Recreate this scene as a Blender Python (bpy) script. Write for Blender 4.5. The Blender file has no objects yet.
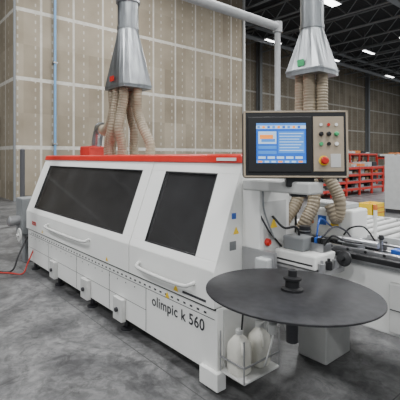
import bpy, bmesh, math, random
from mathutils import Vector, Matrix
random.seed(4)
S = bpy.context.scene
COL = S.collection

# ------------------------------------------------------------ materials
def newmat(name):
    m = bpy.data.materials.new(name); m.use_nodes = True
    return m, m.node_tree.nodes, m.node_tree.links, m.node_tree.nodes['Principled BSDF']
def mat(name, c, rough=0.5, metal=0.0, noise=0.06, scale=8, emit=0, spec=None, stretch=None):
    m, n, l, p = newmat(name)
    p.inputs['Roughness'].default_value = rough
    p.inputs['Metallic'].default_value = metal
    t = n.new('ShaderNodeTexCoord'); nz = n.new('ShaderNodeTexNoise'); r = n.new('ShaderNodeValToRGB')
    nz.inputs['Scale'].default_value = scale; nz.inputs['Detail'].default_value = 4
    if stretch:
        mp = n.new('ShaderNodeMapping'); mp.inputs['Scale'].default_value = stretch
        l.new(t.outputs['Object'], mp.inputs['Vector']); l.new(mp.outputs[0], nz.inputs['Vector'])
    else: l.new(t.outputs['Object'], nz.inputs['Vector'])
    l.new(nz.outputs['Fac'], r.inputs['Fac'])
    r.color_ramp.elements[0].position = .3; r.color_ramp.elements[1].position = .7
    r.color_ramp.elements[0].color = [max(0, v*(1-noise)) for v in c]+[1]
    r.color_ramp.elements[1].color = [min(1, v*(1+noise)) for v in c]+[1]
    l.new(r.outputs['Color'], p.inputs['Base Color'])
    if emit:
        l.new(r.outputs['Color'], p.inputs['Emission Color']); p.inputs['Emission Strength'].default_value = emit
    if spec is not None: p.inputs['Specular IOR Level'].default_value = spec
    return m
M = {}
M['white'] = mat('machine_white', (.82,.82,.79), .45, noise=.03, scale=2)
M['white2'] = mat('machine_white_dull', (.56,.56,.54), .5)
M['red'] = mat('red_paint', (.55,.02,.012), .35)
M['black'] = mat('black_plastic', (.010,.010,.011), .45)
M['dark'] = mat('dark_steel', (.045,.045,.05), .45, .5)
M['disc'] = mat('disc_grey', (.022,.022,.024), .5, 0, .35, 25, spec=.3)
M['alu'] = mat('aluminium', (.45,.45,.46), .3, .85)
M['galv'] = mat('galvanised_steel', (.33,.345,.355), .3, .88, .3, 5, stretch=(3,3,.6))
M['grey'] = mat('grey_paint', (.2,.21,.215), .5)
M['lgrey'] = mat('light_grey_paint', (.43,.44,.44), .5)
M['steelgrey'] = mat('joist_grey', (.24,.25,.26), .5)
M['hose'] = mat('hose_tan', (.30,.245,.17), .5, noise=.18)
M['tan'] = mat('panel_tan', (.40,.33,.24), .5)
M['yellow'] = mat('yellow_plastic', (.9,.6,.02), .5)
M['blue'] = mat('blue_plastic', (.03,.12,.5), .4)
M['paleblue'] = mat('conduit_blue', (.16,.36,.62), .4)
M['green'] = mat('green_plastic', (.05,.4,.15), .4)
M['jug'] = mat('jug_plastic', (.78,.76,.68), .35)
M['rackred'] = mat('rack_red', (.5,.03,.02), .5)
M['orange'] = mat('rack_orange', (.7,.2,.04), .5)
M['wood'] = mat('board_brown', (.35,.22,.12), .6)
M['ink'] = mat('ink_grey', (.03,.03,.035), .6)
M['scr_blue'] = mat('screen_blue', (.012,.10,.45), .3, emit=1.0)
M['scr_mid'] = mat('screen_midblue', (.05,.2,.55), .3, emit=1.0)
M['scr_lt'] = mat('screen_light', (.4,.56,.75), .3, emit=.8)
M['scr_or'] = mat('screen_orange', (.85,.25,.03), .3, emit=1.0)
M['lamp'] = mat('lamp_glow', (1,1,1), .3, emit=9)
M['post'] = mat('post_grey', (.07,.07,.075), .6)

def glassmat():
    m, n, l, p = newmat('tinted_window')
    out = n['Material Output']
    tr = n.new('ShaderNodeBsdfTransparent'); tr.inputs[0].default_value = (.5,.5,.51,1)
    df = n.new('ShaderNodeBsdfDiffuse'); df.inputs[0].default_value = (.14,.14,.145,1)  # patchy grey mixed into the pane, painting in haze and pale reflection
    nz = n.new('ShaderNodeTexNoise'); nz.inputs['Scale'].default_value = 3; nz.inputs['Detail'].default_value=5
    g = n.new('ShaderNodeNewGeometry'); l.new(g.outputs['Position'], nz.inputs['Vector'])
    mr = n.new('ShaderNodeMapRange'); l.new(nz.outputs['Fac'], mr.inputs[0]); mr.inputs[3].default_value=.05; mr.inputs[4].default_value=.35
    m0 = n.new('ShaderNodeMixShader'); l.new(mr.outputs[0], m0.inputs[0]); l.new(tr.outputs[0], m0.inputs[1]); l.new(df.outputs[0], m0.inputs[2])
    gl = n.new('ShaderNodeBsdfGlossy'); gl.inputs['Roughness'].default_value = .06; gl.inputs[0].default_value=(.9,.9,.9,1)
    fr = n.new('ShaderNodeFresnel'); fr.inputs[0].default_value = 1.5
    mx = n.new('ShaderNodeMixShader'); l.new(fr.outputs[0], mx.inputs[0]); l.new(m0.outputs[0], mx.inputs[1]); l.new(gl.outputs[0], mx.inputs[2])
    l.new(mx.outputs[0], out.inputs['Surface']); n.remove(p)
    return m
M['glass'] = glassmat()

def wallmat(name, axis, tint=1.0):
    m, n, l, p = newmat(name)
    p.inputs['Roughness'].default_value = .85
    g = n.new('ShaderNodeNewGeometry'); sx = n.new('ShaderNodeSeparateXYZ'); l.new(g.outputs['Position'], sx.inputs[0])
    def mth(op, a, b=None):
        k = n.new('ShaderNodeMath'); k.operation = op
        for i, v in enumerate((a, b)):
            if v is None: continue
            if isinstance(v, (int, float)): k.inputs[i].default_value = v
            else: l.new(v, k.inputs[i])
        return k.outputs[0]
    h = sx.outputs[axis]; z = sx.outputs['Z']; zo = mth('ADD', z, .55)
    def line(v, per, w):
        f = mth('FRACT', mth('DIVIDE', v, per)); d = mth('ABSOLUTE', mth('SUBTRACT', f, .5))
        return mth('GREATER_THAN', d, .5 - w/per/2)
    seam_v = line(h, 1.22, .08); seam_h = line(zo, 2.44, .13)
    dots = mth('MULTIPLY', line(mth('ADD', h, .2), .61, .05), line(z, .305, .12))
    nz = n.new('ShaderNodeTexNoise'); nz.inputs['Scale'].default_value = .9; nz.inputs['Detail'].default_value = 8
    l.new(g.outputs['Position'], nz.inputs['Vector'])
    nf = n.new('ShaderNodeTexNoise'); nf.inputs['Scale'].default_value = 5; nf.inputs['Detail'].default_value = 3
    l.new(g.outputs['Position'], nf.inputs['Vector'])
    fade = mth('ADD', mth('MULTIPLY', nf.outputs['Fac'], 1.0), .35)
    b = mth('MULTIPLY', mth('MAXIMUM', mth('MAXIMUM', mth('MULTIPLY', seam_v, .8), mth('MULTIPLY',seam_h,.9)), mth('MULTIPLY', dots, .5)), fade)
    cv = n.new('ShaderNodeCombineXYZ'); l.new(mth('FLOOR', mth('ADD', mth('DIVIDE', h, 1.22), .5)), cv.inputs[0]); l.new(mth('FLOOR', mth('ADD', mth('DIVIDE', zo, 2.44), .5)), cv.inputs[1])
    wn = n.new('ShaderNodeTexWhiteNoise'); wn.noise_dimensions='2D'; l.new(cv.outputs[0], wn.inputs['Vector'])
    fac = mth('ADD', mth('MULTIPLY', nz.outputs['Fac'], .75), mth('MULTIPLY', wn.outputs['Value'], .3))
    cr = n.new('ShaderNodeValToRGB'); l.new(fac, cr.inputs['Fac'])
    cr.color_ramp.elements[0].position=.3; cr.color_ramp.elements[1].position=.75
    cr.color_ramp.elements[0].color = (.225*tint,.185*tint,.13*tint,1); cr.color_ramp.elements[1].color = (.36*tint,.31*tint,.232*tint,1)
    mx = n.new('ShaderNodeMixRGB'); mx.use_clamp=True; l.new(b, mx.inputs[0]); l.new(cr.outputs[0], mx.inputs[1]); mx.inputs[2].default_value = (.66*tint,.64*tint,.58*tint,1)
    l.new(mx.outputs[0], p.inputs['Base Color'])
    return m
def floormat():
    m, n, l, p = newmat('polished_concrete')
    g = n.new('ShaderNodeNewGeometry')
    def nz(s, d=6, w=0):
        k = n.new('ShaderNodeTexNoise'); k.inputs['Scale'].default_value=s; k.inputs['Detail'].default_value=d; k.inputs['Distortion'].default_value=w; k.inputs['Roughness'].default_value=.68
        l.new(g.outputs['Position'], k.inputs['Vector']); return k.outputs['Fac']
    cr = n.new('ShaderNodeValToRGB'); l.new(nz(1.0, 10, 1.8), cr.inputs['Fac'])
    e = cr.color_ramp.elements; e[0].position=.38; e[1].position=.62
    e[0].color=(.075,.075,.077,1); e[1].color=(.215,.215,.213,1)
    prev = cr.outputs[0]
    for s,d,w,a,b,lo in ((9,10,.8,.42,.58,.62),(3.2,8,2.5,.36,.46,.6),(40,4,0,.3,.4,.7)):
        c2 = n.new('ShaderNodeValToRGB'); l.new(nz(s,d,w), c2.inputs['Fac'])
        c2.color_ramp.elements[0].position=a; c2.color_ramp.elements[1].position=b
        c2.color_ramp.elements[0].color=(lo,lo,lo,1); c2.color_ramp.elements[1].color=(1,1,1,1)
        mx = n.new('ShaderNodeMixRGB'); mx.blend_type='MULTIPLY'; mx.inputs[0].default_value=1
        l.new(prev, mx.inputs[1]); l.new(c2.outputs[0], mx.inputs[2]); prev = mx.outputs[0]
    sx = n.new('ShaderNodeSeparateXYZ'); l.new(g.outputs['Position'], sx.inputs[0]); outs=[]
    for ax,off in (('X',1.1),('Y',2.75)):
        a = n.new('ShaderNodeMath'); a.operation='PINGPONG'; s_=n.new('ShaderNodeMath'); s_.operation='ADD'; s_.inputs[1].default_value=off
        l.new(sx.outputs[ax], s_.inputs[0]); l.new(s_.outputs[0], a.inputs[0]); a.inputs[1].default_value=2.2
        c = n.new('ShaderNodeMath'); c.operation='LESS_THAN'; c.inputs[1].default_value=.004; l.new(a.outputs[0], c.inputs[0]); outs.append(c.outputs[0])
    mm = n.new('ShaderNodeMath'); mm.operation='MAXIMUM'; l.new(outs[0],mm.inputs[0]); l.new(outs[1],mm.inputs[1])
    m2 = n.new('ShaderNodeMixRGB'); l.new(mm.outputs[0], m2.inputs[0]); l.new(prev, m2.inputs[1]); m2.inputs[2].default_value=(.05,.05,.05,1)
    l.new(m2.outputs[0], p.inputs['Base Color'])
    rr = n.new('ShaderNodeMapRange'); l.new(nz(2), rr.inputs[0]); rr.inputs[3].default_value=.3; rr.inputs[4].default_value=.58
    l.new(rr.outputs[0], p.inputs['Roughness'])
    return m
def ceilmat():
    m, n, l, p = newmat('roof_deck')
    g = n.new('ShaderNodeNewGeometry'); w = n.new('ShaderNodeTexWave'); w.inputs['Scale'].default_value=1.2; w.bands_direction='Y'
    l.new(g.outputs['Position'], w.inputs['Vector'])
    cr = n.new('ShaderNodeValToRGB'); l.new(w.outputs['Fac'], cr.inputs[0])
    cr.color_ramp.elements[0].color=(.016,.018,.021,1); cr.color_ramp.elements[1].color=(.045,.048,.055,1)
    l.new(cr.outputs[0], p.inputs['Base Color']); p.inputs['Roughness'].default_value=.7
    return m
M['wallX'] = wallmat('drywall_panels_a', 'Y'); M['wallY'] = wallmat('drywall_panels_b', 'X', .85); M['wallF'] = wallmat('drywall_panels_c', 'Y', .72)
M['floor'] = floormat(); M['ceil'] = ceilmat()

# ------------------------------------------------------------ mesh helpers
def empty(name, parent=None):
    e = bpy.data.objects.new(name, None); COL.objects.link(e); e.parent=parent; return e
def finish(name, bm, m, parent=None, smooth=False, bevel=0, segs=2):
    me = bpy.data.meshes.new(name); bmesh.ops.recalc_face_normals(bm, faces=bm.faces); bm.to_mesh(me); bm.free()
    me.materials.append(M[m] if isinstance(m, str) else m)
    if smooth:
        for f in me.polygons: f.use_smooth = True
    o = bpy.data.objects.new(name, me); COL.objects.link(o)
    if parent: o.parent = parent
    if bevel:
        b = o.modifiers.new('bev','BEVEL'); b.width=bevel; b.segments=segs; b.limit_method='ANGLE'
    return o
def box(name, x, y, z, m, parent=None, bevel=0.004):
    bm = bmesh.new(); v=[bm.verts.new((a,b,c)) for a in x for b in y for c in z]
    for f in ((0,1,3,2),(4,6,7,5),(0,4,5,1),(2,3,7,6),(0,2,6,4),(1,5,7,3)): bm.faces.new([v[i] for i in f])
    return finish(name, bm, m, parent, bevel=bevel)
def prismX(name, prof, x0, x1, m, parent=None, bevel=0.004):
    bm = bmesh.new()
    a=[bm.verts.new((x0,p[0],p[1])) for p in prof]; b=[bm.verts.new((x1,p[0],p[1])) for p in prof]
    bm.faces.new(a); bm.faces.new(b[::-1]); n=len(prof)
    for i in range(n): bm.faces.new((a[i],b[i],b[(i+1)%n],a[(i+1)%n]))
    return finish(name, bm, m, parent, bevel=bevel)
def lathe(name, prof, loc, m, parent=None, axis=(0,0,1), segs=32, bevel=0):
    bm = bmesh.new(); rings=[]
    q = Vector((0,0,1)).rotation_difference(Vector(axis)).to_matrix().to_4x4(); T = Matrix.Translation(loc) @ q
    for r,z in prof:
        rings.append([bm.verts.new(T @ Vector((r*math.cos(2*math.pi*i/segs), r*math.sin(2*math.pi*i/segs), z))) for i in range(segs)])
    for a,b in zip(rings, rings[1:]):
        for i in range(segs): bm.faces.new((a[i],a[(i+1)%segs],b[(i+1)%segs],b[i]))
    bm.faces.new(rings[0]); bm.faces.new(rings[-1])
    o = finish(name, bm, m, parent, smooth=True)
    e = o.modifiers.new('es','EDGE_SPLIT'); e.split_angle=math.radians(40)
    return o
def cyl(name, p0, p1, r, m, parent=None, segs=24, r1=None):
    p0=Vector(p0); p1=Vector(p1); d=p1-p0
    return lathe(name, [(r,0),(r if r1 is None else r1,d.length)], p0, m, parent, d.normalized(), segs)
def crom(pts, step):
    P=[Vector(p) for p in pts]; P=[2*P[0]-P[1]]+P+[2*P[-1]-P[-2]]; out=[]
    for i in range(1,len(P)-2):
        n=max(2,int((P[i+1]-P[i]).length/step))
        for k in range(n):
            t=k/n; a,b,c,d=P[i-1:i+3]
            out.append(.5*((2*b)+(c-a)*t+(2*a-5*b+4*c-d)*t*t+(3*b-a-3*c+d)*t**3))
    out.append(P[-2]); return out
def tube(name, pts, r, m, parent=None, ribs=0, step=None, segs=14):
    step = step or (ribs/4 if ribs else max(.01,r)); C=crom(pts,step); bm=bmesh.new(); rings=[]
    t0=(C[1]-C[0]).normalized()
    nrm=t0.orthogonal().normalized()
    for i,c in enumerate(C):
        t=(C[min(i+1,len(C)-1)]-C[max(i-1,0)]).normalized()
        nrm=(nrm-t*nrm.dot(t)).normalized(); bn=t.cross(nrm)
        rr=r*(1+.065*math.sin(2*math.pi*i/4)) if ribs else r
        rings.append([bm.verts.new(c+rr*(math.cos(2*math.pi*k/segs)*nrm+math.sin(2*math.pi*k/segs)*bn)) for k in range(segs)])
    for a,b in zip(rings,rings[1:]):
        for i in range(segs): bm.faces.new((a[i],a[(i+1)%segs],b[(i+1)%segs],b[i]))
    bm.faces.new(rings[0]); bm.faces.new(rings[-1][::-1])
    return finish(name,bm,m,parent,smooth=True)
def loft(name, secs, m, parent=None):
    bm=bmesh.new(); R=[[bm.verts.new(p) for p in s] for s in secs]; n=len(R[0])
    for a,b in zip(R,R[1:]):
        for i in range(n): bm.faces.new((a[i],a[(i+1)%n],b[(i+1)%n],b[i]))
    bm.faces.new(R[0]); bm.faces.new(R[-1][::-1])
    return finish(name,bm,m,parent)
def text(name, s, size, mtx, m, parent, off=.0012):
    cu=bpy.data.curves.new(name,'FONT'); cu.body=s; cu.size=size; cu.extrude=.0006; cu.offset=off; cu.space_character=1.06
    cu.materials.append(M[m]); o=bpy.data.objects.new(name,cu); COL.objects.link(o); o.matrix_world=mtx; o.parent=parent; return o

# ------------------------------------------------------------ room
box('floor',(-40,14),(-14,62),(-.2,0),'floor',bevel=0)
box('ceiling',(-40,14),(-14,62),(11,11.2),'ceil',bevel=0)
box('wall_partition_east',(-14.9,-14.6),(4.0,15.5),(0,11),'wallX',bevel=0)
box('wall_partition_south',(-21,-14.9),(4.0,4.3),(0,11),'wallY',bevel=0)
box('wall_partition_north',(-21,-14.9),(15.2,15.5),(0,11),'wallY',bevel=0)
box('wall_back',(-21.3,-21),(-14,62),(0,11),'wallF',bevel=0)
box('trim_1',(-14.62,-14.5),(15.5,15.62),(0,11),'white2',bevel=0)
box('trim_2',(-14.62,-14.55),(3.93,4.0),(0,11),'grey',bevel=0)
box('baseboard_east',(-14.6,-14.57),(4.0,15.5),(0,.12),'grey',bevel=0)

def joists():
    bm=bmesh.new()
    def bar(p,q,w):
        p=Vector(p);q=Vector(q);d=(q-p).normalized();a=d.orthogonal().normalized()*w;b=d.cross(a)
        r=[[bm.verts.new(c+s*a+t*b) for s,t in((-1,-1),(1,-1),(1,1),(-1,1))] for c in(p,q)]
        for i in range(4): bm.faces.new((r[0][i],r[0][(i+1)%4],r[1][(i+1)%4],r[1][i]))
    y=16.5
    while y<60:
        bar((-20.9,y,10.85),(2,y,10.85),.05); bar((-20.9,y,10.0),(2,y,10.0),.05)
        x=-20.8; k=0
        while x<1.5:
            bar((x,y,10.0 if k%2 else 10.85),(x+.8,y,10.85 if k%2 else 10.0),.025); x+=.8;k+=1
        y+=2.6
    for x in (-18,-9,0):
        bar((x,16,9.7),(x,60,9.7),.12); bar((x,16,10.5),(x,60,10.5),.1)
    return finish('roof_joists',bm,'steelgrey')
joists()
for y in (24,33,42,51):
    P=empty('steel_column')
    box('flange',(-20.95,-20.9),(y-.15,y+.15),(0,10.9),'grey',P,0); box('web',(-20.9,-20.6),(y-.02,y+.02),(0,10.9),'grey',P,0); box('flange_b',(-20.6,-20.55),(y-.15,y+.15),(0,10.9),'grey',P,0)

p=empty('overhead_pipe')
cyl('run',(-5.05,-2,4.2),(-5.05,6.4,4.2),.085,'lgrey',p); cyl('drop',(-5.05,6.4,4.24),(-5.05,6.4,0),.06,'lgrey',p)
cyl('elbow',(-5.05,6.4,4.09),(-5.05,6.4,4.3),.095,'lgrey',p); lathe('base_flange',[(.14,0),(.14,.02)],(-5.05,6.4,0),'lgrey',p)
p=empty('wall_conduit'); cyl('pipe',(-14.5,5.35,0),(-14.5,5.35,10.9),.045,'paleblue',p)
for z in (2,5,8): box('clamp',(-14.6,-14.44),(5.27,5.43),(z,z+.06),'alu',p)

# ------------------------------------------------------------ edge banding machine
MA=empty('edge_banding_machine')
XL,XR=-5.75,-1.87
def onface(z):
    return 1.72 if z<=.8 else 1.72+(z-.8)*(.265/.7)
side=[(1.745,.56),(1.745,.80),(2.0,1.5),(2.02,1.555),(2.62,1.555),(2.62,.56)]
prismX('end_cheek_right',side,XR-.035,XR,'white',MA,.008)
prismX('end_cheek_left',side,XL,XL+.035,'white',MA,.008)
box('rear_cover',(XL,XR),(2.58,2.62),(.56,1.555),'white2',MA)
box('inner_back',(XL+.05,XR-.05),(2.3,2.34),(.56,1.5),'lgrey',MA)
box('inner_bed',(XL+.05,XR-.05),(1.8,2.3),(.56,.62),'grey',MA)
prismX('roof_cover',[(1.985,1.492),(1.995,1.548),(2.02,1.558),(2.62,1.558),(2.62,1.52),(2.03,1.50)],XL,XR,'white',MA,.004)
prismX('red_top_strip',[(1.975,1.508),(1.99,1.560),(2.03,1.572),(2.3,1.572),(2.3,1.56),(2.03,1.558),(1.995,1.508)],XL-.005,XR+.01,'red',MA,.004)
def door(nm,xa,xb,wa,wb,za,zb):
    D=empty(nm,MA)
    t=.03
    def seg(n,x0,x1,z0,z1,m='white',off=0,tt=t):
        y0=onface(z0)+off;y1=onface(z1)+off
        prismX(n,[(y0,z0),(y1,z1),(y1+tt,z1),(y0+tt,z0)],x0,x1,m,D,.003)
    seg('lower_panel',xa,xb,.56,.8)
    seg('bottom_rail',xa,xb,.8,za); seg('top_rail',xa,xb,zb,1.505)
    seg('stile_l',xa,wa,za,zb); seg('stile_r',wb,xb,za,zb)
    seg('glass_pane',wa-.01,wb+.01,za-.01,zb+.01,'glass',.012,.006)
    g=.012
    seg('gasket_b',wa,wb,za,za+g,'black',-.001,.01); seg('gasket_t',wa,wb,zb-g,zb,'black',-.001,.01)
    seg('gasket_l',wa,wa+g,za,zb,'black',-.001,.01); seg('gasket_r',wb-g,wb,za,zb,'black',-.001,.01)
    return D
D2=door('hood_door_right',-2.945,XR-.002,-2.74,-2.09,.86,1.43)
D1=door('hood_door_left',XL+.002,-2.957,-5.50,-3.10,.86,1.43)
prismX('door_gap',[(1.74,.56),(1.74,.8),(2.005,1.5),(2.03,1.5),(1.77,.8),(1.77,.56)],-2.96,-2.94,'black',MA,0)
def handle(x0,x1,z,par):
    y=1.72
    tube('handle',[(x0,y+.002,z+.02),(x0+.015,y-.03,z+.01),(x0+.07,y-.055,z-.004),((x0+x1)/2,y-.06,z-.01),(x1-.07,y-.055,z-.004),(x1-.015,y-.03,z+.01),(x1,y+.002,z+.02)],.014,'white2',par)
handle(-2.78,-2.07,.665,D2); handle(-4.9,-3.72,.70,D1)
for i,x in enumerate([-5.3,-4.9,-4.45,-4.0,-3.55,-3.25,-2.6,-2.3]):
    box('unit',(x,x+.2),(2.05,2.28),(.62,1.15+.12*(i%3)),'lgrey' if i%2 else 'white2',MA,.01)
    cyl('unit_motor',(x+.1,1.98,1.0),(x+.1,2.1,1.0),.06,'alu' if i%2 else 'dark',MA)
    cyl('unit_spindle',(x+.1,2.1,.8),(x+.1,2.1,.95),.045,'alu',MA)
box('pressure_beam',(XL+.1,XR-.1),(1.98,2.05),(.96,1.03),'lgrey',MA)
tube('inner_hose',[(-2.55,2.2,1.4),(-2.5,2.05,1.25),(-2.4,2.02,1.1),(-2.3,2.1,.95)],.04,'hose',MA,ribs=.025)
for xx,en in ((-5.0,6),(-3.9,6),(-2.4,14)):  # invented strips and area lamps, added to brighten the unlit hood interior
    box('added_fill_strip',(xx-.3,xx+.3),(2.06,2.09),(1.44,1.47),'white',MA,.002)
    L=bpy.data.lights.new('added_fill_lamp','AREA'); L.shape='RECTANGLE'; L.size=.6; L.size_y=.04; L.energy=en
    o=bpy.data.objects.new('added_fill_lamp',L); COL.objects.link(o); o.location=(xx,2.04,1.435); o.parent=MA; o.rotation_euler=(.25,0,0)
# lower body
box('base_body',(XL,XR),(1.745,2.25),(.12,.555),'white',MA,.006)
box('base_shadow_gap',(XL+.01,XR-.01),(1.738,1.76),(.543,.562),'black',MA,0)
bm=bmesh.new()
def quad(x0,x1,z0,z1,y):
    v=[bm.verts.new(c) for c in((x0,y,z0),(x1,y,z0),(x1,y,z1),(x0,y,z1))]; bm.faces.new(v)
x=-5.6
while x<-1.95:
    quad(x,x+.028,.497,.511,1.7435); x+=.075
x=-5.6
while x<-2.8:
    quad(x,x+.012,.44,.452,1.7435); x+=.15
for xs in (-4.95,-4.1,-3.35,-2.72): quad(xs,xs+.006,.13,.48,1.7433)
quad(XL+.05,XR-.02,.478,.483,1.7433); quad(XL+.05,-2.72,.30,.304,1.7433)
finish('panel_slots',bm,'ink',MA)
for i,xs in enumerate((-4.8,-3.9,-3.2)):
    box('floor_bracket',(xs,xs+.16),(1.70,1.745),(.10,.30),'white2',MA,.006)
    lathe('bracket_bolt',[(.02,0),(.02,.02)],(xs+.08,1.70,.2),'dark',MA,(0,-1,0))
for xs in (-5.6,-4.72,-3.82,-3.12,-1.97):
    for ys in (1.8,2.18):
        lathe('levelling_foot',[(.055,0),(.055,.015),(.022,.03),(.022,.13)],(xs,ys,0),'dark',MA)
box('end_foot_plate',(-2.02,XR+.03),(1.72,1.80),(.03,.15),'white',MA,.006)
box('rear_body',(XL,XR-.4),(2.25,2.6),(.15,.56),'white2',MA,.006)
RX=Matrix.Rotation(math.radians(90),4,'X')
text('lettering','olimpic k 560',.110,Matrix.Translation((-2.63,1.7425,.372))@RX,'ink',MA)
text('logo_lettering','scm',.10,Matrix.Translation((-5.5,1.717,.64))@RX,'red',MA,.003)
def tri(name,c,s,ax,m,par):
    bm=bmesh.new()
    v=[bm.verts.new((c[0]+a,c[1],c[2]+b) if ax=='y' else (c[0],c[1]+a,c[2]+b)) for a,b in [(-s,-s*.8),(s,-s*.8),(0,s*.9)]]; bm.faces.new(v)
    return finish(name,bm,m,par)
tri('warning_sticker',(-2.42,1.7425,.525-.02),.028,'y','yellow',MA)
tri('warning_sticker_b',(-2.28,1.7175,.6),.03,'y','yellow',MA)
for xx in (-5.1,-3.35): tri('warning_sticker_c',(xx,1.7175,.6),.025,'y','yellow',MA)
box('small_label',(-2.2,-1.95),(1.7165,1.72),(.585,.6),'ink',MA,0)
box('top_label',(-2.12,-1.92),(1.972,1.977),(1.522,1.545),'white',MA,0)

# machine end
box('end_column',(XR,XR+.16),(1.98,2.3),(.56,1.38),'white',MA,.01)
box('end_lower_panel',(XR,XR+.012),(1.80,2.2),(.16,.54),'white2',MA,.004)
box('end_door_seam',(XR+.16,XR+.163),(2.02,2.26),(.72,1.25),'white2',MA,.001)
box('sticker_blue',(XR+.001,XR+.003),(1.88,1.92),(1.13,1.17),'blue',MA,0)
tri('sticker_yellow',(XR+.003,1.92,1.05),.03,'x','yellow',MA)
tri('sticker_yellow_b',(XR+.165,2.12,1.1),.04,'x','yellow',MA)
box('sticker_black',(XR+.001,XR+.003),(1.86,1.92),(.92,.98),'grey',MA,0)
box('console_arm_box',(-1.86,-1.32),(1.97,2.12),(1.325,1.40),'white2',MA,.012)
lathe('emergency_knob',[(.025,0),(.025,.02),(.016,.03)],(XR+.16,2.05,.98),'red',MA,(1,0,0))
for k in range(4):
    lathe('gauge',[(.022,0),(.022,.03)],(XR+.165,2.03+.06*k,.86),'dark' if k%2 else 'alu',MA,(1,0,0))
box('regulator',(-1.70,-1.60),(1.92,1.98),(.78,.9),'lgrey',MA,.01)
lathe('regulator_bowl',[(.025,0),(.03,.02),(.03,.09),(.02,.1)],(-1.65,1.95,.68),'alu',MA)
box('regulator_bracket',(-1.86,-1.58),(1.97,2.0),(.76,.94),'alu',MA)
for k in range(3):
    tube('cable_loop',[(-1.8+.05*k,2.0,1.33),(-1.78+.05*k,1.99,1.2),(-1.72+.04*k,2.03,1.1-.03*k),(-1.70,2.12,1.0),(-1.7,2.2,.93)],.006,['black','ink','grey'][k],MA)

# infeed section
IN=empty('infeed_section',MA)
box('bed',(-1.87,.55),(2.42,3.0),(.47,.86),'white',IN,.01)
box('bed_top_plate',(-1.87,.55),(2.42,3.0),(.86,.868),'lgrey',IN,.002)
box('bed_front_cover',(-1.05,.5),(2.38,2.42),(.5,.8),'white2',IN,.01)
box('bed_front_seam',(-1.04,.5),(2.377,2.38),(.64,.645),'ink',IN,0)
box('bed_leg',(.25,.45),(2.5,2.9),(0,.47),'white2',IN,.01); box('bed_leg_b',(-1.85,-1.6),(2.6,2.95),(0,.47),'white2',IN,.01)
box('track_chain',(-1.6,.5),(2.5,2.62),(.868,.895),'black',IN,.004)
x=-1.58
while x<.48: box('chain_pad',(x,x+.05),(2.51,2.61),(.895,.905),'dark',IN,0); x+=.065
box('guide_fence',(-1.5,.5),(2.42,2.46),(.87,.955),'alu',IN,.004)
x=-1.45
while x<.45: lathe('fence_bolt',[(.009,0),(.009,.006)],(x,2.42,.945),'black',IN,(0,-1,0),12); x+=.12
box('guide_rail',(-1.45,.5),(2.36,2.41),(.90,.935),'black',IN,.006)
box('bed_slot_cover',(-1.4,.5),(2.66,2.74),(.868,.885),'dark',IN,.003)
box('bed_slot_cover_b',(-1.4,.5),(2.82,2.9),(.868,.88),'alu',IN,.003)
box('pressure_head',(-1.86,-1.44),(2.68,2.92),(.93,1.16),'white',IN,.015)
box('pressure_head_top',(-1.84,-1.50),(2.70,2.90),(1.16,1.2),'lgrey',IN,.01)
box('pressure_head_base',(-1.84,-1.46),(2.66,2.9),(.868,.93),'dark',IN,.004)
for k in range(5): lathe('pressure_wheel',[(.026,0),(.026,.03)],(-1.8+.075*k,2.65,.915),'black',IN,(0,-1,0),20)
tri('head_sticker',(-1.58,2.679,1.06),.045,'y','yellow',IN)
box('head_sticker_b',(-1.72,-1.65),(2.677,2.68),(1.03,1.1),'blue',IN,0)
box('head_sticker_c',(-1.82,-1.76),(2.677,2.68),(1.03,1.1),'orange',IN,0)
box('strip_magazine',(-1.70,-1.38),(2.12,2.36),(.84,.93),'white',IN,.012)
box('magazine_slot',(-1.69,-1.40),(2.117,2.12),(.865,.875),'black',IN,0)
box('magazine_plate',(-1.74,-1.34),(2.08,2.40),(.80,.835),'alu',IN,.006)
box('magazine_support',(-1.70,-1.45),(2.15,2.42),(.5,.8),'white2',IN,.01)
box('magazine_block',(-1.66,-1.5),(2.16,2.3),(.93,1.02),'grey',IN,.01)
cyl('magazine_motor',(-1.6,2.33,.93),(-1.6,2.33,1.07),.04,'dark',IN)
for k in range(5): lathe('motor_fin',[(.045,0),(.045,.006)],(-1.6,2.33,.95+.022*k),'alu',IN)
box('solenoid_block',(-1.50,-1.40),(2.24,2.34),(.93,.985),'alu',IN,.004)
for k in range(4): box('solenoid',(-1.498+.024*k,-1.480+.024*k),(2.25,2.33),(.985,1.02),'blue' if k==1 else 'black',IN,.002)
for k in range(3):
    lathe('guide_roller',[(.022,0),(.022,.05),(.01,.052),(.01,.07)],(-1.36,2.16+.08*k,.835),'black' if k%2 else 'alu',IN)
lathe('adjust_wheel',[(.045,0),(.05,.01),(.045,.02),(.015,.025),(.015,.05)],(-1.3,2.33,.9),'black',IN,(0,-1,.3))
cyl('clamp_post',(-1.22,2.66,.86),(-1.22,2.66,1.0),.01,'alu',IN); lathe('clamp_knob',[(.014,0),(.02,.01),(.014,.03)],(-1.22,2.66,.99),'black',IN)
box('limit_switch',(-1.15,-1.05),(2.64,2.71),(.885,.94),'blue',IN,.006)
box('cylinder_block',(-1.42,-1.3),(2.5,2.6),(.905,1.0),'alu',IN,.008)
cyl('air_cylinder',(-1.42,2.47,.99),(-1.15,2.47,.99),.022,'alu',IN)
box('panel_pusher',(-1.38,-1.26),(2.7,2.85),(.885,.95),'dark',IN,.008); cyl('pusher_rod',(-1.44,2.78,.93),(-1.1,2.78,.93),.01,'alu',IN)
cyl('sensor_post',(-1.46,3.08,.8),(-1.46,3.08,1.13),.014,'white',IN); cyl('sensor_tip',(-1.46,3.08,1.13),(-1.46,3.08,1.17),.016,'orange',IN)
box('sensor_base',(-1.52,-1.40),(3.0,3.14),(.74,.8),'alu',IN,.004)
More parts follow.
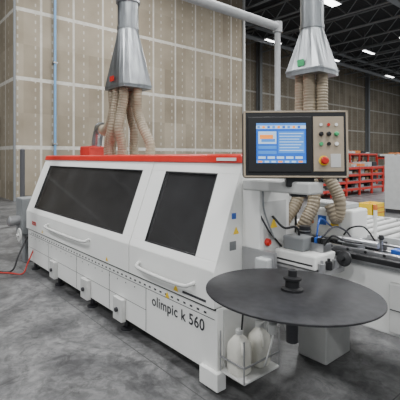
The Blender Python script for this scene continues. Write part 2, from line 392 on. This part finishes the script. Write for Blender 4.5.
tube('air_line',[(-1.4,2.25,.98),(-1.34,2.25,1.05),(-1.28,2.3,1.02),(-1.25,2.45,.99)],.006,'black',IN)
tube('air_line_b',[(-1.7,2.1,1.15),(-1.62,2.12,1.08),(-1.58,2.2,1.08),(-1.58,2.24,1.01)],.008,'black',IN)
tube('air_line_c',[(-1.48,2.29,1.02),(-1.5,2.35,1.12),(-1.56,2.5,1.1),(-1.6,2.68,1.02)],.006,'blue',IN)
tube('air_line_d',[(-1.44,2.29,1.02),(-1.42,2.4,1.08),(-1.4,2.5,1.05),(-1.38,2.55,1.0)],.006,'ink',IN)
tube('air_line_e',[(-1.32,2.78,.95),(-1.36,2.7,1.05),(-1.44,2.66,1.04),(-1.5,2.67,.98)],.006,'black',IN)

# control console
CO=empty('control_console')
def console():
    w,h=.315,.207
    def pb(n,x,z,y,m,bev=.003): return box(n,x,y,z,m,CO,bev)
    pb('housing',(-w,w),(-h,h),(0,.09),'black',.02)
    pb('face_plate',(-w+.014,w-.014),(-h+.014,h-.014),(-.004,.004),'black',.002)
    e=.016
    for n_,x,z in (('rim_top',(-w+.004,w-.004),(h-e,h-.006)),('rim_bottom',(-w+.004,w-.004),(-h+.006,-h+e)),('rim_left',(-w+.004,-w+e),(-h+.006,h-.006)),('rim_right',(w-e,w-.004),(-h+.006,h-.006))):
        pb(n_,x,z,(-.006,.002),'tan',.001)
    pb('button_plate',(.105,w-.03),(-.165,.165),(-.009,0),'tan',.002)
    pb('screen_bezel',(-w+.03,.095),(-.17,.165),(-.012,0),'black',.004)
    x0,x1,z0,z1=-.235,.06,-.115,.125
    def s(n,a,b,c,d,m,k=0): pb(n,(a,b),(c,d),(-.0142-.0005*k,-.0135),m,0)
    pb('screen',(x0,x1),(z0,z1),(-.0135,-.011),'scr_blue',0)
    s('titlebar',x0,x1,z1-.012,z1,'scr_mid'); s('menubar',x0,x1,z1-.034,z1-.014,'scr_lt')
    for k in range(9): s('menu_icon',x0+.006+.03*k,x0+.022+.03*k,z1-.031,z1-.017,['scr_mid','scr_or','scr_blue'][k%3],1)
    s('taskbar',x0,x1,z0,z0+.016,'scr_mid')
    for k in range(7): s('task_icon',x0+.01+.04*k,x0+.035+.04*k,z0+.003,z0+.013,'scr_lt' if k%3 else 'scr_or',1)
    s('image_frame',x0+.012,x0+.12,.0,.075,'scr_lt'); s('image_board',x0+.02,x0+.10,.03,.055,'scr_or',1); s('image_machine',x0+.03,x0+.112,.012,.03,'scr_mid',1)
    s('list_panel',x0+.132,x1-.01,-.055,.075,'scr_mid')
    for k in range(7): s('list_row',x0+.138,x1-.016-.012*(k%3),.06-.017*k,.065-.017*k,'scr_lt',1)
    for k in range(2): s('field',x0+.012,x0+.12,-.03-.03*k,-.012-.03*k,'scr_mid')
    for k in range(5): s('soft_button',x0+.012+.055*k,x0+.055+.055*k,-.09,-.075,'scr_lt')
    for k in range(3):
        lathe('selector',[(.013,0),(.013,.015),(.008,.02)],(.15+.045*k,-.009,.06),['black','black','green'][k],CO,(0,-1,0))
        lathe('selector_b',[(.011,0),(.011,.012)],(.15+.045*k,-.009,.0),['green','black','white'][k],CO,(0,-1,0))
        lathe('indicator',[(.009,0),(.009,.008)],(.15+.045*k,-.009,.115),['white','red','white'][k],CO,(0,-1,0))
    lathe('emergency_collar',[(.03,0),(.03,.004)],(.165,-.009,-.10),'yellow',CO,(0,-1,0))
    lathe('emergency_stop',[(.012,0),(.012,.015),(.023,.018),(.023,.03),(.016,.036)],(.165,-.009,-.10),'red',CO,(0,-1,0))
    pb('key_panel',(.205,.265),(-.14,-.06),(-.011,-.008),'white2',.001)
    pb('rear_neck',(-.05,.12),(-.26,-.19),(.03,.12),'black',.01)
    box('stem',(-.02,.08),(.05,.13),(-.32,-.2),'dark',CO,.01)
console()
CO.location=(-1.42,1.97,1.628); CO.rotation_euler=(math.radians(-3),0,math.radians(49.5-3))

# coil disc + support
DI=empty('edging_coil_turntable')
cx,cy,cz=-1.178,1.607,.884
DP=empty('turntable_plate',DI); DP.location=(cx,cy,cz)
lathe('disc',[(.422,0),(.427,.003),(.427,.010),(.422,.013)],(0,0,-.006),'disc',DP,segs=96)
lathe('hub',[(.055,0),(.055,.012),(.035,.018),(.035,.05),(.045,.055),(.045,.065),(.022,.07),(.022,.10),(.012,.105)],(0,0,.006),'black',DP)
q=Matrix.Rotation(math.radians(-1.6),3,Vector((.65,.76,0)))@Matrix.Rotation(math.radians(2.0),3,Vector((-.76,.65,0)))
DP.rotation_euler=q.to_euler()
lathe('support_post',[(.03,0),(.03,.2),(.06,.21),(.06,.236)],(cx,cy,cz-.246),'dark',DI)
tube('support_arm',[(cx,cy,cz-.2),(cx-.15,cy+.15,cz-.2),(-1.5,1.95,cz-.2),(-1.86,2.02,cz-.2)],.028,'white2',DI)
cyl('hanging_valve',(cx-.14,cy+.02,cz-.22),(cx-.14,cy+.02,cz-.02),.012,'alu',DI)
lathe('valve_body',[(.02,0),(.024,.01),(.024,.05),(.012,.06)],(cx-.14,cy+.02,cz-.26),'white2',DI)
cyl('brake_cylinder',(cx-.2,cy+.1,cz-.25),(cx-.2,cy+.1,cz-.02),.018,'dark',DI)

# jugs on shelf
SH=empty('fluid_jug_rack')
box('tray',(-1.855,-1.64),(1.76,2.10),(.15,.165),'white2',SH,.004)
box('rail_front',(-1.855,-1.64),(1.755,1.762),(.25,.262),'alu',SH,.002); box('rail_side',(-1.645,-1.638),(1.76,2.10),(.25,.262),'alu',SH,.002)
for x,y in((-1.642,1.758),(-1.642,2.097),(-1.85,1.758)): cyl('upright',(x,y,.16),(x,y,.42),.005,'alu',SH)
def jug(n,x,y):
    J=empty(n,SH); z=.165
    def sq(s,zz):
        o=[]
        for i in range(16):
            a=2*math.pi*i/16; c,s_=math.cos(a),math.sin(a); k=(abs(c)**4+abs(s_)**4)**-.25
            o.append((x+s*c*k,y+s*s_*k,zz))
        return o
    o=loft('body',[sq(.06,z),sq(.066,z+.01),sq(.066,z+.16),sq(.06,z+.19),sq(.035,z+.225),sq(.02,z+.235),sq(.02,z+.245)],'jug',J)
    for f in o.data.polygons: f.use_smooth=True
    lathe('cap',[(.024,0),(.024,.025),(.02,.028)],(x,y,z+.245),'white2',J)
    tube('grip',[(x+.045,y-.02,z+.12),(x+.075,y-.045,z+.16),(x+.05,y-.03,z+.2),(x+.02,y-.01,z+.21)],.01,'jug',J)
jug('fluid_jug_1',-1.76,1.84); jug('fluid_jug_2',-1.75,2.02)
tube('supply_hose',[(-1.75,1.85,.42),(-1.72,1.83,.55),(-1.76,1.88,.66),(-1.86,1.95,.70)],.006,'black',MA)
tube('supply_hose_b',[(-1.75,2.01,.42),(-1.66,2.0,.5),(-1.7,2.03,.62),(-1.86,2.05,.68)],.005,'white2',MA)
tube('drain_hose',[(-1.62,1.98,.78),(-1.55,1.93,.5),(-1.58,1.9,.3),(-1.63,1.93,.22)],.006,'white2',MA)

# dust ducts
def duct(name,cx,cy,zb,zt,wx,wy,rp,ztop):
    P=empty(name)
    n=24
    def sec(t,z):
        o=[]
        for i in range(n):
            a=2*math.pi*i/n+math.pi/4;c,s=math.cos(a),math.sin(a)
            k=(abs(c)**12+abs(s)**12)**(-1/12)
            rx=(1-t)*rp*c+t*wx/2*c*k; ry=(1-t)*rp*s+t*wy/2*s*k
            o.append((cx+rx,cy+ry,z))
        return o
    loft('transition_hood',[sec(0,zt),sec(.02,zt-.02),sec(1,zb+.04),sec(1.0,zb)],'galv',P)
    loft('hood_flange',[sec(1.05,zb+.04),sec(1.05,zb+.028)],'galv',P)
    cyl('riser',(cx,cy,zt-.005),(cx,cy,ztop),rp,'galv',P,32)
    z=zt
    while z<ztop: lathe('collar',[(rp+.006,0),(rp+.006,.03)],(cx,cy,z),'galv',P); z+=1.1
    lathe('blast_gate',[(rp+.02,0),(rp+.02,.05)],(cx,cy,zt+.32),'alu',P)
    return P
A=duct('dust_extraction_duct',-4.17,2.42,2.36,3.08,.48,.40,.125,10.95)
box('maker_mark',(-4.22,-4.12),(2.202,2.206),(2.44,2.50),'red',A,0)
for i,(x,y,xe,ye) in enumerate([(-4.32,2.30,-4.50,2.33),(-4.20,2.29,-4.30,2.27),(-4.08,2.31,-4.08,2.29),(-4.25,2.5,-4.2,2.52),(-4.02,2.46,-3.78,2.48)]):
    tube('flex_hose',[(x,y,2.38),(x,y,2.25),(x-.02,ye,2.08),(x*.45+xe*.55+.03*(i%2),ye-.02*(i%3),1.88),(xe,ye,1.7),(xe,ye,1.555)],.056,'hose',A,ribs=.03)
tube('flex_hose_bent',[(-4.36,2.4,2.40),(-4.42,2.38,2.2),(-4.52,2.38,2.0),(-4.68,2.40,1.90),(-4.82,2.44,1.9),(-4.9,2.45,1.93)],.065,'hose',A,ribs=.03)
lathe('hose_flange',[(.09,0),(.09,.04)],(-4.92,2.45,1.93),'galv',A,(-1,0,.2))
box('fan_housing',(-5.3,-5.0),(2.3,2.55),(1.56,1.70),'rackred',A,.02)
tube('fan_elbow',[(-4.93,2.45,1.93),(-5.02,2.45,1.88),(-5.06,2.45,1.78),(-5.08,2.45,1.68)],.07,'galv',A)
B=duct('dust_extraction_duct',-1.735,2.62,2.17,2.53,.31,.28,.088,10.95)
box('maker_mark',(-1.77,-1.71),(2.476,2.479),(2.23,2.28),'green',B,0)
for i,(x,y,xe,ye,ze) in enumerate([(-1.81,2.58,-1.80,2.34,1.02),(-1.72,2.56,-1.68,2.42,1.02),(-1.65,2.62,-1.56,2.62,1.2)]):
    tube('flex_hose',[(x,y,2.18),(x,y,1.9),(x+.01,y-.03,1.55),(xe+.05,(y+ye)/2,1.25),(xe+.03,ye,1.1),(xe,ye-.03,ze)],.045,'hose',B,ribs=.022)

# outfeed
OU=empty('outfeed_unit')
box('electrical_box',(-6.25,-5.95),(1.72,2.0),(.42,.95),'grey',OU,.015)
box('bed',(-7.2,-5.76),(2.0,2.45),(.5,.85),'white2',OU,.01)
box('leg',(-7.1,-6.95),(2.05,2.4),(0,.5),'grey',OU,.01); box('leg_b',(-6.15,-6.02),(1.78,2.2),(0,.5),'grey',OU,.01)
lathe('motor',[(.07,0),(.075,.02),(.075,.16),(.05,.18)],(-6.1,1.74,.62),'alu',OU,(0,-1,0))
lathe('handwheel',[(.09,0),(.1,.01),(.09,.02),(.02,.02),(.02,.05)],(-5.9,1.68,.44),'white2',OU,(0,-1,0))
box('belt',(-7.15,-5.8),(2.1,2.3),(.85,.88),'black',OU)
P=empty('bollard_post'); cyl('tube',(-7.9,2.29,0),(-7.9,2.29,1.68),.045,'post',P); lathe('cap',[(.048,0),(.048,.01),(.02,.03)],(-7.9,2.29,1.68),'post',P); lathe('foot',[(.1,0),(.1,.015)],(-7.9,2.29,0),'post',P)
C=empty('floor_cable')
tube('cable_black',[(-5.9,1.8,.45),(-5.75,1.62,.2),(-5.65,1.5,.02),(-5.85,1.35,.012),(-6.3,1.3,.012),(-6.6,1.5,.012),(-7.0,1.3,.012)],.012,'black',C)
tube('cable_red',[(-5.55,1.76,.3),(-5.5,1.66,.12),(-5.45,1.58,.012),(-5.6,1.45,.012),(-6.0,1.12,.012),(-6.6,.9,.012),(-7.5,.8,.012)],.009,'rackred',C)

# roller table
RT=empty('roller_conveyor')
for y in (3.2,4.25): box('side_rail',(-2.5,.6),(y,y+.04),(.80,.90),'lgrey',RT)
x=-2.44
while x<.55: cyl('roller',(x,3.24,.875),(x,4.25,.875),.028,'white2',RT,12); x+=.125
box('roller_pan',(-2.48,.58),(3.24,4.25),(.80,.81),'dark',RT,0)
for x in (-2.4,-.9,.5):
    for y in (3.2,4.25): box('leg',(x-.03,x+.03),(y-.005,y+.045),(0,.80),'grey',RT)
    box('cross_brace',(x-.02,x+.02),(3.24,4.25),(.3,.34),'grey',RT)

# background things
def rack(name,x0,y0,y1,zt,levels,m='rackred',dep=.9):
    R=empty(name); n=max(2,int((y1-y0)/1.0)+1)
    for i in range(n):
        y=y0+(y1-y0)*i/(n-1)
        for x in (x0,x0-dep): box('post',(x-.04,x+.04),(y-.04,y+.04),(0,zt),m,R)
        box('end_bar',(x0-dep,x0),(y-.03,y+.03),(zt*.9,zt*.9+.06),m,R)
    for k in range(levels):
        z=.2+(zt-.3)*k/max(1,levels-1)
        for x in (x0,x0-dep): box('beam',(x-.03,x+.03),(y0,y1),(z,z+.09),m,R)
        box('shelf',(x0-dep,x0),(y0,y1),(z+.09,z+.11),'grey',R)
        y=y0+.1
        while y<y1-.4:
            w=random.uniform(.2,.4); h=random.uniform(.06,.2)
            box('stored_stock',(x0-dep+.1,x0-.1),(y,y+w),(z+.11,z+.11+h),random.choice(['wood','white2','dark','orange','lgrey']),R); y+=w+random.uniform(.05,.35)
rack('storage_rack',-8.0,12.3,17.6,1.15,4); rack('storage_rack',-10.6,16.5,22.5,1.75,4); rack('storage_rack',-9.8,22.8,27,1.6,3)
def crate(name,x,y,w,d,h,m):
    YB=empty(name); t=.03
    box('base',(x,x+w),(y,y+d),(0,.03),m,YB)
    for xx in((x,x+t),(x+w-t,x+w)): box('side',xx,(y,y+d),(.03,h),m,YB)
    for yy in((y,y+t),(y+d-t,y+d)): box('side',(x,x+w),yy,(.03,h),m,YB)
    box('contents',(x+.04,x+w-.04),(y+.04,y+d-.04),(.03,h*.8),m,YB)
    for k in (.33,.66): box('rib',(x+w,x+w+.01),(y+.01,y+d-.01),(h*k,h*k+.02),'orange',YB,0)
crate('parts_bin',-5.05,9.7,.4,.62,.36,'yellow')
EC=empty('electrical_cabinet')
box('body',(-5.0,-4.5),(11.1,12.2),(.1,1.6),'lgrey',EC,.01); box('plinth',(-4.98,-4.52),(11.12,12.18),(0,.1),'dark',EC); box('door_seam',(-4.5,-4.495),(11.64,11.66),(.15,1.55),'dark',EC,0); box('handle',(-4.5,-4.47),(11.55,11.58),(.8,1.0),'black',EC)

# ------------------------------------------------------------ lighting
def fixture(x,y,lamp=True,w=.25,l_=.85,z=9.5):
    H=empty('high_bay_light' )
    box('housing',(x-w-.05,x+w+.05),(y-l_-.05,y+l_+.05),(z+.02,z+.1),'lgrey',H,0); box('lens',(x-w,x+w),(y-l_,y+l_),(z,z+.02),'lamp',H,0)
    for yy in(y-l_*.8,y+l_*.8): cyl('hanger',(x,yy,z+.1),(x,yy,11),.015,'grey',H,8)
    if lamp:
        L=bpy.data.lights.new('lamp','AREA'); L.shape='RECTANGLE'; L.size=.5; L.size_y=1.7; L.energy=460; L.color=(.98,.99,1)
        o=bpy.data.objects.new('lamp',L); COL.objects.link(o); o.location=(x,y,z-.02); o.parent=H
for x in (-11,-4.5,2,8):
    for y in (-6,1,8,18,28,40): fixture(x,y)
for x in (-14.5,-17.5):
    for y in (21.7,29.5,40): fixture(x,y,False,.1,.8,9.6)
w=bpy.data.worlds.new('World'); S.world=w; w.use_nodes=True
w.node_tree.nodes['Background'].inputs[0].default_value=(.9,.95,1,1); w.node_tree.nodes['Background'].inputs[1].default_value=.5

cam=bpy.data.cameras.new('Camera'); c=bpy.data.objects.new('Camera',cam); COL.objects.link(c)
c.location=(0,0,1.55); c.rotation_euler=(math.pi/2,0,math.atan2(.76,.65)); cam.lens=35.28; cam.sensor_width=36; cam.shift_y=-.1075; cam.clip_end=200
S.camera=c
